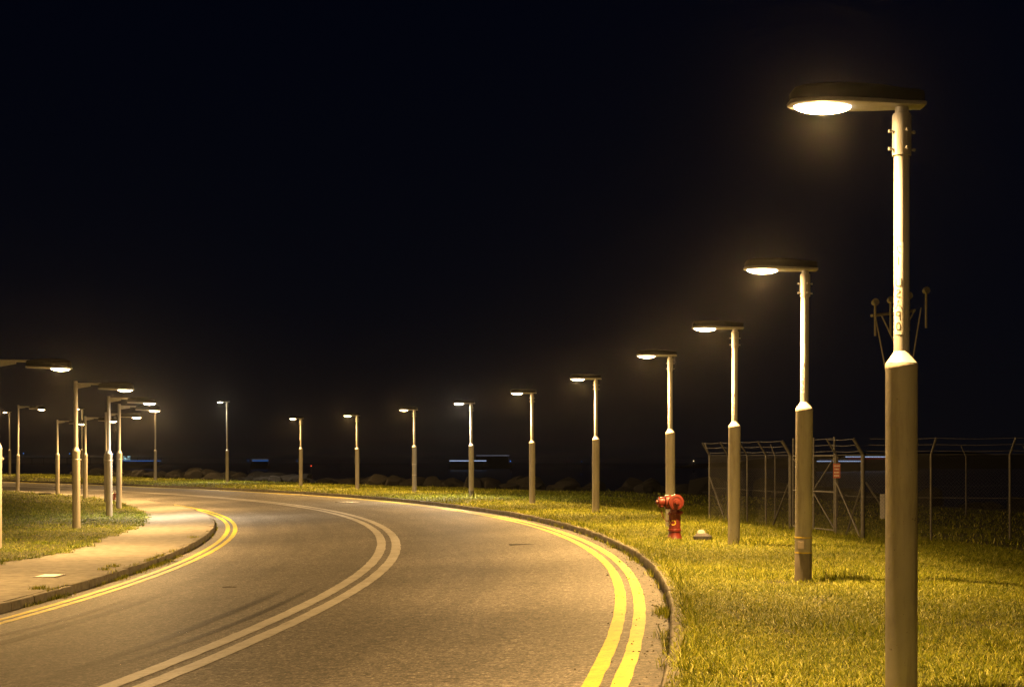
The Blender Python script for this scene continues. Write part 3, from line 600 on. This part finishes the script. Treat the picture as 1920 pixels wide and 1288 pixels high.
# ------------------------------------------------------------------ small ground things
t = thing('valve_marker', 'pyramid shaped concrete marker on a dark tray beside the red hydrant', 'marker', (3.63, 28.7, 0), R(-14))
MB().loft([[Vector((x, y, z)) for x, y in ((-a_, -b_), (a_, -b_), (a_, b_), (-a_, b_))] for a_, b_, z in ((.14, .11, -.03), (.17, .13, .07), (.17, .13, .085), (.16, .12, .088))]).build('tray', M['iron'], t)
MB().loft([[Vector((x + dx, y, z)) for x, y in ((-a_, -b_), (a_, -b_), (a_, b_), (-a_, b_))] for a_, b_, z, dx in ((.155, .115, .085, 0), (.085, .07, .14, -.02))]).build('body', M['iron'], t)
MB().lathe([(.085, .135), (.078, .155), (.060, .185), (.035, .20), (.012, .204)], 14, M=Matrix.Translation((-.03, 0, 0))).build('cap', M['concrete'], t)
def flatbox(name, label, cat, s_, n_, zf, L, W, H, mat, rz=0, frame=None):
    x, y = XY(s_, n_); z = float(zf(s_, n_)); t = thing(name, label, cat, (float(x), float(y), z), rz - float(head(s_)))
    MB().box((0, 0, H / 2 - .02), (W, L, H + .04)).build('lid', mat, t)
    if frame: 
        mb = MB()
        for a_, b_, c_, d_ in ((-W / 2 - .02, 0, .035, L + .075), (W / 2 + .02, 0, .035, L + .075)): mb.box((a_, b_, H / 2 - .021), (c_, d_, H + .036))
        for a_, b_, c_, d_ in ((0, -L / 2 - .02, W - .001, .035), (0, L / 2 + .02, W - .001, .035)): mb.box((a_, b_, H / 2 - .021), (c_, d_, H + .036))
        mb.build('frame', frame, t)
    return t
flatbox('access_cover', 'bright pale rectangular access cover in the pavement near the left edge', 'cover', 13.7, -5.27, zleft, .5, .30, .012, M['cover'], 0, M['iron'])
flatbox('access_cover', 'bright pale cover set in the far outer lane of the road', 'cover', 52.6, 2.67, zr, 1.0, .62, .010, M['cover'], R(25), M['iron'])
t = flatbox('drain_slot', 'dark narrow drain slot across the outer lane', 'drain', 19.5, 2.9, zr, .16, .86, .005, M['iron'], R(6))
flatbox('gully_grate', 'dark iron gully grate beside the inner kerb near a weed clump', 'grate', 19.3, -4.12, zr, .42, .40, .006, M['iron'], 0, M['iron'])
x, y = XY(11.67, -1.95); z = zr(11.67, -1.95); mb = MB(); mb.tube((x - .10, y - .01, z + .008), (x + .02, y + .02, z + .010), .0045, .005, 6); mb.tube((x + .02, y + .02, z + .010), (x + .11, y + .01, z + .007), .005, .003, 6)
tag(mb.build('stick', M['debris']), 'small dark stick lying in the inner lane', 'stick')
# boulders
def boulder_mesh(seed, flat=.7):
    bm = bmesh.new(); bmesh.ops.create_icosphere(bm, subdivisions=3, radius=1)
    rs = random.Random(seed); planes = [(Vector((rs.gauss(0, 1), rs.gauss(0, 1), rs.gauss(0, .8))).normalized(), rs.uniform(.52, .88)) for _ in range(15)]
    for v in bm.verts:
        for nrm, d in planes:
            q = v.co.dot(nrm)
            if q > d: v.co -= nrm * (q - d) * .97
        v.co += v.co.normalized() * .05 * mnoise.noise(v.co * 3.2 + Vector((seed, 0, 0)))
        v.co.z *= flat
    me = bpy.data.meshes.new('boulder'); bm.to_mesh(me); bm.free(); me.shade_smooth(); me.set_sharp_from_angle(angle=R(20)); me.materials.append(M['rock']); return me
BM = [boulder_mesh(q, f) for q, f in ((3, .75), (8, .6), (15, .8), (21, .65), (34, .7), (40, .55))]
def boulder(x, y, z, sx, sy, sz, rz, me, lab, group=None):
    o = bpy.data.objects.new('boulder', me); COL.objects.link(o); o.location = (x, y, z); o.scale = (sx, sy, sz); o.rotation_euler = (0, 0, rz); return tag(o, lab, 'boulder', group)
rs = random.Random(5); LB = 'rough grey boulder in the dark rock bank behind the lamps'; GB = 'boulders of the sea bank'
s_ = 34.0
while s_ < 128:
    for row in (0, 1):
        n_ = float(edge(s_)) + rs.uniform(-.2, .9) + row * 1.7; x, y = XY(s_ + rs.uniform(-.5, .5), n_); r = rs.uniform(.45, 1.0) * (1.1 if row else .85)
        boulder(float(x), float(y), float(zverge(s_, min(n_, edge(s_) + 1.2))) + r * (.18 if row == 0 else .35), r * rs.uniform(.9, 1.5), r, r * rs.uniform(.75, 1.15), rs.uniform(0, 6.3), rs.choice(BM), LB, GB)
    s_ += rs.uniform(1.1, 1.9)
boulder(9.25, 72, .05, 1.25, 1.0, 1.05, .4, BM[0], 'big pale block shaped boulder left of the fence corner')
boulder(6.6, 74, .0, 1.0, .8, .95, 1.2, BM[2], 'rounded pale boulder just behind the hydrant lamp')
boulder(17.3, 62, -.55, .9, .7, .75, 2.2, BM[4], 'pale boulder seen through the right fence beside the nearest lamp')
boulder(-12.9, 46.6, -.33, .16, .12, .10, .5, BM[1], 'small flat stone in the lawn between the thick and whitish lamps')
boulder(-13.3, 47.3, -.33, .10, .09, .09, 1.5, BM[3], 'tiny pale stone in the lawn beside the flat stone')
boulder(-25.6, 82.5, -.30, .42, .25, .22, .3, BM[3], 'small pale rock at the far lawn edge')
# ------------------------------------------------------------------ fence compound
def zfence(x, y): a_, b_ = SN(x, y); return float(zverge(a_, b_))
def post(mb, x, y, z, lean, r=.038, h=2.0, arm=.42):
    mb.tube((x, y, z - .2), (x, y, z + h), r, seg=10); d = Vector((lean[0], lean[1], 0)).normalized()
    top = Vector((x, y, z + h)) + d * arm * .58 + Vector((0, 0, arm * .92)); mb.tube((x, y, z + h - .01), top, r * .85, seg=10); return top
def chain_mesh(p0, p1, h=1.96, pitch=.085, r=.0021):
    mb = MB(); p0 = Vector(p0); p1 = Vector(p1); L = (p1 - p0).length; d = (p1 - p0) / L; off = Vector((-d.y, d.x, 0)).normalized() * .003
    k = int((L + h) / pitch)
    for i in range(k):
        for sg in (1, -1):
            a_ = i * pitch - h; t0 = max(0, -a_); t1 = min(h, L - a_)
            if t1 - t0 < .02: continue
            if sg == 1: q0, q1 = (a_ + t0, t0), (a_ + t1, t1)
            else: q0, q1 = (L - a_ - t0, t0), (L - a_ - t1, t1)
            mb.tube(p0 + d * q0[0] + Vector((0, 0, q0[1] + .03)) + off * sg, p0 + d * q1[0] + Vector((0, 0, q1[1] + .03)) + off * sg, r, seg=3, caps=False)
    return mb
def wires(tops, bases, mb=None):
    mb = mb or MB()
    for f in (.22, .60, .97):
        pts = [b_ + (t_ - b_) * f for t_, b_ in zip(tops, bases)]
        for p, q in zip(pts[:-1], pts[1:]):
            m_ = (p + q) / 2 - Vector((0, 0, .02)); mb.tube(p, m_, .0045, seg=4, caps=False); mb.tube(m_, q, .0045, seg=4, caps=False)
    return mb
def fence(name, label, pts, lean, braces=(), big=(), skip=()):
    root = thing(name, label, 'fence', (*pts[0], zfence(*pts[0]))); L0 = Vector(root.location); tops, bases, P = [], [], []
    for i, (x, y) in enumerate(pts):
        z = zfence(x, y); mb = MB(); r = .050 if i in big else .028
        t_ = post(mb, x - L0.x, y - L0.y, z - L0.z, lean, r); (i in skip) or mb.build('post', M['fence'], root)
        tops.append(t_); bases.append(Vector((x - L0.x, y - L0.y, z - L0.z + 2.0))); P.append(Vector((x - L0.x, y - L0.y, z - L0.z)))
    for a_, b_ in zip(P[:-1], P[1:]):
        q = chain_mesh(a_, b_); q.tube(a_ + Vector((0, 0, 2.0)), b_ + Vector((0, 0, 2.0)), .004, seg=4); q.tube(a_ + Vector((0, 0, 1.0)), b_ + Vector((0, 0, 1.0)), .004, seg=4); q.build('mesh_panel', M['wire'], root)
    wires(tops, bases).build('barbed_wire', M['wire'], root)
    for i, (dx, dy) in braces:
        MB().tube(P[i] + Vector((0, 0, 1.35)), P[i] + Vector((dx, dy, -.1)), .024, seg=8).build('brace', M['fence'], root)
    return root
def on_line(u): # where the column of pixel u meets the side fence line
    k = (u - 960) / F; Y = (6.1 + .209 * 46.8) / (k + .209); return (k * Y, Y)
side = [on_line(u) for u in (1330.5, 1365, 1401, 1436, 1482)]
fence('chain_link_fence', 'chain link fence with angled barbed tops running left of the gate', side, (-1, -.2), braces=((0, (.35, -1.2)), (4, (-.30, 1.3))), big=(4,))
s2 = [on_line(1567.5), on_line(1618)]
fence('chain_link_fence', 'short chain link fence bay between the gate and the thick corner post', s2, (-1, -.2), braces=((0, (.30, -1.55)), (1, (-.22, 1.0))), big=(1,))
c = on_line(1618)
fence('chain_link_fence', 'dark chain link fence running right from the thick corner post', [(c[0] + .06, c[1] - .02), (9.72, 35.0), (11.42, 34.6), (13.2, 34.2), (15.0, 33.8)], (.25, -1), braces=((0, (.95, .02)),), skip=(0,))
fence('chain_link_fence', 'farthest chain link fence at the back of the compound', [(6.15, 47.0), (8.4, 48.15), (10.7, 49.6), (13.1, 50.6), (15.5, 51.5), (18, 52.6)], (-.5, 1))
# double gate
g0, g1 = Vector((*on_line(1486.5), 0)), Vector((*on_line(1565.5), 0)); zg = (zfence(g0.x, g0.y) + zfence(g1.x, g1.y)) / 2
t = thing('double_gate', 'tall double gate of steel tubes with diagonal braces and mesh', 'gate', (g0.x, g0.y, zg)); d = (g1 - g0); Lg = d.length; d.normalize()
def gp(a_, z): return d * a_ + Vector((0, 0, z))
for a0, a1, hinge in ((.03, Lg / 2 - .03, 0), (Lg / 2 + .03, Lg - .03, 1)):
    mb = MB(); 
    for a_ in (a0, a1): mb.tube(gp(a_, .08), gp(a_, 2.45), .026, seg=10)
    for z in (.12, 1.07, 1.98): mb.tube(gp(a0 + .02, z), gp(a1 - .02, z), .024, seg=10)
    hx, mx_ = (a0, a1) if hinge == 0 else (a1, a0)
    mb.tube(gp(hx, 1.93), gp(mx_, 1.10), .019, seg=8); mb.tube(gp(mx_, 1.03), gp(hx, .16), .019, seg=8)
    lf = mb.build('gate_leaf', M['fence'], t)
    chain_mesh(gp(a0, .10), gp(a1, .10), h=1.86).build('mesh_panel', M['wire'], lf)
mb = MB(); mb.box(gp(Lg / 2, .78) + Vector((-.03, -.02, 0)), (.05, .05, .06)); mb.build('padlock', M['steel'], t)
wires([gp(0, 2.42), gp(Lg, 2.42)], [gp(0, 2.0), gp(Lg, 2.0)]).build('barbed_wire', M['wire'], t)
def sign(name, label, loc, rz, w_, h_, mat, rows, ink):
    t = thing(name, label, 'sign', loc, rz); MB().box((0, 0, 0), (w_, .006, h_)).build('board', mat, t)
    mb = MB(); rs_ = random.Random(3)
    for i in range(rows):
        z = h_ / 2 - h_ * (i + .75) / (rows + .5); x = -w_ * .34
        while x < w_ * .34:
            q = rs_.uniform(.012, .03); mb.box((x + q / 2, -.005, z), (q, .003, h_ / rows * .36)); x += q + .012
    mb.build('lettering', ink, t)
p = on_line(1571); sign('warning_sign', 'faded red warning sign wired to the fence right of the gate', (p[0] - .04, p[1] - .06, 1.27), R(-40), .20, .36, M['sign_red'], 4, M['plate'])
sign('notice_board', 'narrow pale notice on the right fence just left of the nearest lamp', (8.77, 35.72, .44), R(-20), .11, .58, M['sign_white'], 5, M['sign_white'])
# ------------------------------------------------------------------ approach light mast behind the fence
t = thing('approach_light_mast', 'tan mast with a cross bar of airfield lights behind the nearest lamp', 'light mast', (0, 0, 0))
Dm = 40.; km = F / Dm
def mp(u, v, dy=0): return Vector(((u - 960) / km, Dm + dy, 1.5 + (865 - v) / km))
t.location = (mp(1686, 865).x, Dm, -.6); off = -Vector(t.location)
mb = MB(); mb.tube(mp(1634, 592) + off, mp(1737, 574, 1.2) + off, .042, seg=12); mb.build('cross_bar', M['mast'], t)
mb = MB()
for u0, v0, u1, v1 in ((1641, 592, 1662, 700), (1727, 577, 1709, 690), (1653, 592, 1676, 640), (1716, 580, 1699, 612)): mb.tube(mp(u0, v0) + off, mp(u1, v1) + off, .019, seg=8)
mb.tube(mp(1662, 700) + off, (-.25, 0, 0), .021, seg=8); mb.tube(mp(1709, 690) + off, (.25, 0, 0), .021, seg=8); mb.tube((0, 0, -.3), mp(1686, 584) + off, .045, seg=10)
mb.build('frame', M['mast'], t)
for u, v0, v1 in ((1641, 571, 630), (1670, 567, 627), (1704, 559, 620), (1736.5, 549, 615)):
    p = mp(u, v0) + off; q = mp(u, v1) + off; h = MB().tube(q, p, .032, seg=10).build('lamp_rod', M['mast'], t)
    MB().lathe([(.03, -.10), (.07, -.08), (.095, -.012), (.10, .03), (.092, .058)], 16, M=Matrix.Translation(p + Vector((0, 0, .06))) @ Matrix.Rotation(R(78), 4, 'X') @ Matrix.Rotation(R(20), 4, 'Y')).build('lamp_head', M['mast'], h)
# ------------------------------------------------------------------ far lights over the water
ZS = -2.6
def emitter(name, col, st): return emit(name, col, st)
M['blue_white'] = emit('blue_white_windows', (.50, .66, 1.0), .75); M['blue_dim'] = emit('dim_blue_windows', (.42, .46, .62), .16)
M['blue'] = emit('blue_deck_light', (.03, .16, .55), .55); M['cyan'] = emit('work_light_cyan', (.55, .95, 1.0), 1.5); M['red_l'] = emit('red_signal_light', (1, .07, .02), 2.5)
M['red_dim'] = emit('dim_red_light', (.4, .02, .03), .35); M['bluepoint'] = emit('blue_signal_light', (.06, .26, 1.0), 1.2); M['amber'] = emit('amber_light', (1, .75, .4), 1.8); M['bridge_l'] = emit('bridge_lamp_glow', (.6, .56, .52), .11)
def ship(name, label, u0, u1, v, D, rows, kind='boat'):
    """a ferry at rest, seen broadside; rows = (du0, du1, v, px height, material)"""
    k = F / D; xa, xb = (u0 - 960) / k, (u1 - 960) / k; Lh = xb - xa; H = 1.5 + (865 - v) / k - ZS
    t = thing(name, label, kind, ((xa + xb) / 2, D, ZS)); wdt = max(4., Lh * .22); hh_ = H * .35
    def outline(z, gr): 
        L2, w2 = Lh / 2 * gr, wdt / 2 * gr; return [Vector((x, y, z)) for x, y in ((-L2, -w2 * .8), (L2 * .75, -w2), (L2 * 1.05, 0), (L2 * .75, w2), (-L2, w2 * .8))]
    MB().loft([outline(-1, .92), outline(0, .95), outline(hh_, 1.04)]).build('hull', M['hull'], t, sharp=20)
    MB().loft([[Vector((x, y, z)) for x, y in ((-Lh * .46, -wdt * .36), (Lh * g, -wdt * .36), (Lh * g, wdt * .36), (-Lh * .46, wdt * .36))] for z, g in ((hh_, .42), (H * 1.03, .40))]).build('cabin', M['hull'], t, sharp=20)
    for a_, b_, vv, px, mat in rows:
        z = 1.5 + (865 - vv) / k - ZS; q = px / k; x0, x1 = (a_ - 960) / k - (xa + xb) / 2, (b_ - 960) / k - (xa + xb) / 2
        MB().box(((x0 + x1) / 2, -wdt * .36 - .25, z), (x1 - x0, .3, q)).build('lit_windows', mat, t)
    MB().tube((Lh * .1, 0, H * 1.05), (Lh * .1, 0, H * 1.5), .12, .05, 6).build('mast', M['hull'], t)
    return t
ship('ferry', 'near ferry with one bright blue white row of windows behind the dark footed lamp', 842, 913, 863.7, 760, [(843, 912, 863.7, 1.5, M['blue_white'])])
ship('ferry', 'ferry with a dim pale window row right of the dark footed lamp', 890, 959, 854, 900, [(893, 955, 853.9, 1.6, M['blue_dim']), (893, 945, 862.5, 1.0, M['bridge'])])
ship('ferry', 'small blue lit ferry left of the red buoy light', 470, 506, 862, 820, [(473, 504, 861.2, 1.1, M['blue_dim']), (474, 504, 863.6, 1.6, M['blue'])])
ship('ferry', 'ferry with a higher bluish window row and red strip seen through the fence', 1578, 1664, 857, 700, [(1583, 1662, 856.2, 1.9, M['blue_white']), (1588, 1662, 859.6, .8, M['red_dim'])])
ship('ferry', 'ferry with a lower bluish window row seen through the gate', 1527, 1616, 864, 640, [(1530, 1614, 864.6, 1.6, M['blue_white']), (1534, 1610, 862.0, 1.0, M['blue_dim'])])
ship('ferry', 'long blue lit ferry under the cyan work lights at left', 228, 304, 863.8, 880, [(230, 303, 863.8, 1.6, M['blue'])])
def pointlight(name, label, cat, u, v, D, mat, px=2.0):
    k = F / D; r = px / k / 2; zt = 1.5 + (865 - v) / k; t = thing(name, label, cat, ((u - 960) / k, D, ZS)); h = zt - ZS
    MB().lathe([(r * 2.2, -.3), (r * 2.2, h * .12), (r * 1.2, h * .16), (r * .35, h * .2), (r * .3, h - r * .8)], 12).build('float', M['hull'], t)
    MB().lathe([(r * .3, h - r), (r * .85, h - r * .6), (r, h), (r * .8, h + r * .6), (r * .2, h + r)], 12).build('lantern', mat, t)
pointlight('buoy', 'buoy with a bright red light low on the water', 'buoy', 583.5, 873.3, 420, M['red_l'], 2.2)
for u, v, mat, lab, px in ((957, 864.3, 'bluepoint', 'buoy with a blue light right of the dim ferry', 2.0), (1063, 865, 'red_dim', 'buoy with a faint red light left of the hydrant lamps', 1.6), (1090.5, 865, 'bluepoint', 'buoy with a small blue light beside the faint red one', 1.5), (1300.5, 864, 'amber', 'buoy with an amber light just left of the fence corner', 1.9), (465, 863.5, 'bluepoint', 'buoy with a tiny blue light left of the small blue ferry', 1.2), (557, 864, 'bluepoint', 'buoy with a tiny blue light behind the short lamp shaft', 1.4), (638, 864, 'red_dim', 'buoy with a tiny red light right of the red buoy light', 1.2), (1388, 865.6, 'amber', 'buoy with a tiny amber light beside the hydrant side lamp', .9)):
    pointlight('buoy', lab, 'buoy', u, v, 560, M[mat], px)
# causeway bridge
Db = 1500.; kb = F / Db; t = thing('causeway_bridge', 'long low causeway bridge dotted with dim lamps on the left horizon', 'bridge', ((150 - 960) / kb, Db, ZS)); zb = 1.5 + 8 / kb - ZS
bxp = lambda u: (u - 150) / kb
MB().box(((bxp(-60) + bxp(306)) / 2, 0, zb - .6), (bxp(306) - bxp(-60), 6, .5)).build('deck', M['bridge'], t)
for u in range(-50, 306, 22): MB().tube((bxp(u), 0, -2), (bxp(u), 0, zb - .85), .3, seg=8).build('pier', M['bridge'], t)
u = -28.
while u < 305:
    MB().tube((bxp(u), -2.7, zb - .35), (bxp(u), -2.7, zb + .9), .07, seg=5).add([(bxp(u) + dx, -2.9, zb + .85 + dz) for dx, dz in ((-.7, 0), (0, -.35), (.7, 0), (0, .4))], [(0, 1, 2, 3)]).build('bridge_lamp', M['bridge_l'], t); u += 5.6
for u, v in ((44, 850), (130.5, 850.5), (212, 851.5)):
    z = 1.5 + (865 - v) / kb - ZS; MB().tube((bxp(u), 0, zb - .3), (bxp(u), 0, z - .3), .15, seg=6).build('beacon_post', M['bridge'], t); MB().lathe([(.2, z - .4), (.55, z), (.2, z + .7)], 8, M=Matrix.Translation((bxp(u), 0, 0))).build('beacon', M['bluepoint'], t)
t = thing('work_barge', 'cluster of cyan white work lights on a barge at the left horizon', 'barge', ((240 - 960) / (F / 1200), 1200, ZS)); kq = F / 1200
MB().box((0, 0, 1), (12, 5, 2.4)).build('hull', M['hull'], t); MB().box((-1.5, 0, 2.6), (3, 2.4, 1.6)).build('cabin', M['hull'], t)
for u, v, px in ((233.5, 855.5, 1.3), (235.5, 858.5, 2.0), (241.5, 856, 2.0), (244.5, 855.5, 1.2), (239, 860, 1.6), (236.5, 860, 1.6)):
    z = 1.5 + (865 - v) / kq - ZS; r = px / kq / 2; x = (u - 240) / kq
    MB().tube((x, -2, 2.0), (x, -2, z - r), .06, seg=5).lathe([(r * .3, z - r), (r, z), (r * .3, z + r)], 8, M=Matrix.Translation((x, -2, 0))).build('work_light', M['cyan'], t)
# dark island on the right horizon
xs = np.linspace(90, 560, 60)[None, :]; ys = np.linspace(0, 1, 7)[:, None]
hgt = np.array([[10.5 * math.sin(min(1, max(0, (q - 90) / 180)) * math.pi / 2) * (1 + .35 * mnoise.noise((q * .03, 1, 0)) + .12 * mnoise.noise((q * .09, 4, 0))) for q in xs[0]]])
tag(grid_mesh('hills', xs * np.ones_like(ys), 900 + 150 * ys * np.ones_like(xs), ZS + hgt * np.sin(ys * math.pi) - .5, M['hill']), 'dark low island on the right horizon', 'hills', kind='structure')
# ------------------------------------------------------------------ thin night haze round everything
m = bpy.data.materials.new('night_haze'); m.use_nodes = True; n = m.node_tree; n.nodes.clear(); o = n.nodes.new('ShaderNodeOutputMaterial'); pv = n.nodes.new('ShaderNodeVolumePrincipled')
pv.inputs['Density'].default_value = HAZE; pv.inputs['Color'].default_value = (.9, .9, .92, 1); pv.inputs['Anisotropy'].default_value = .95; n.links.new(pv.outputs[0], o.inputs['Volume'])
hz = MB().box((0, 0, 1.6), (10400, 10400, 16.2)).build('haze', m, sharp=0); tag(hz, 'thin warm night haze glowing round the lamps', 'haze', kind='stuff')
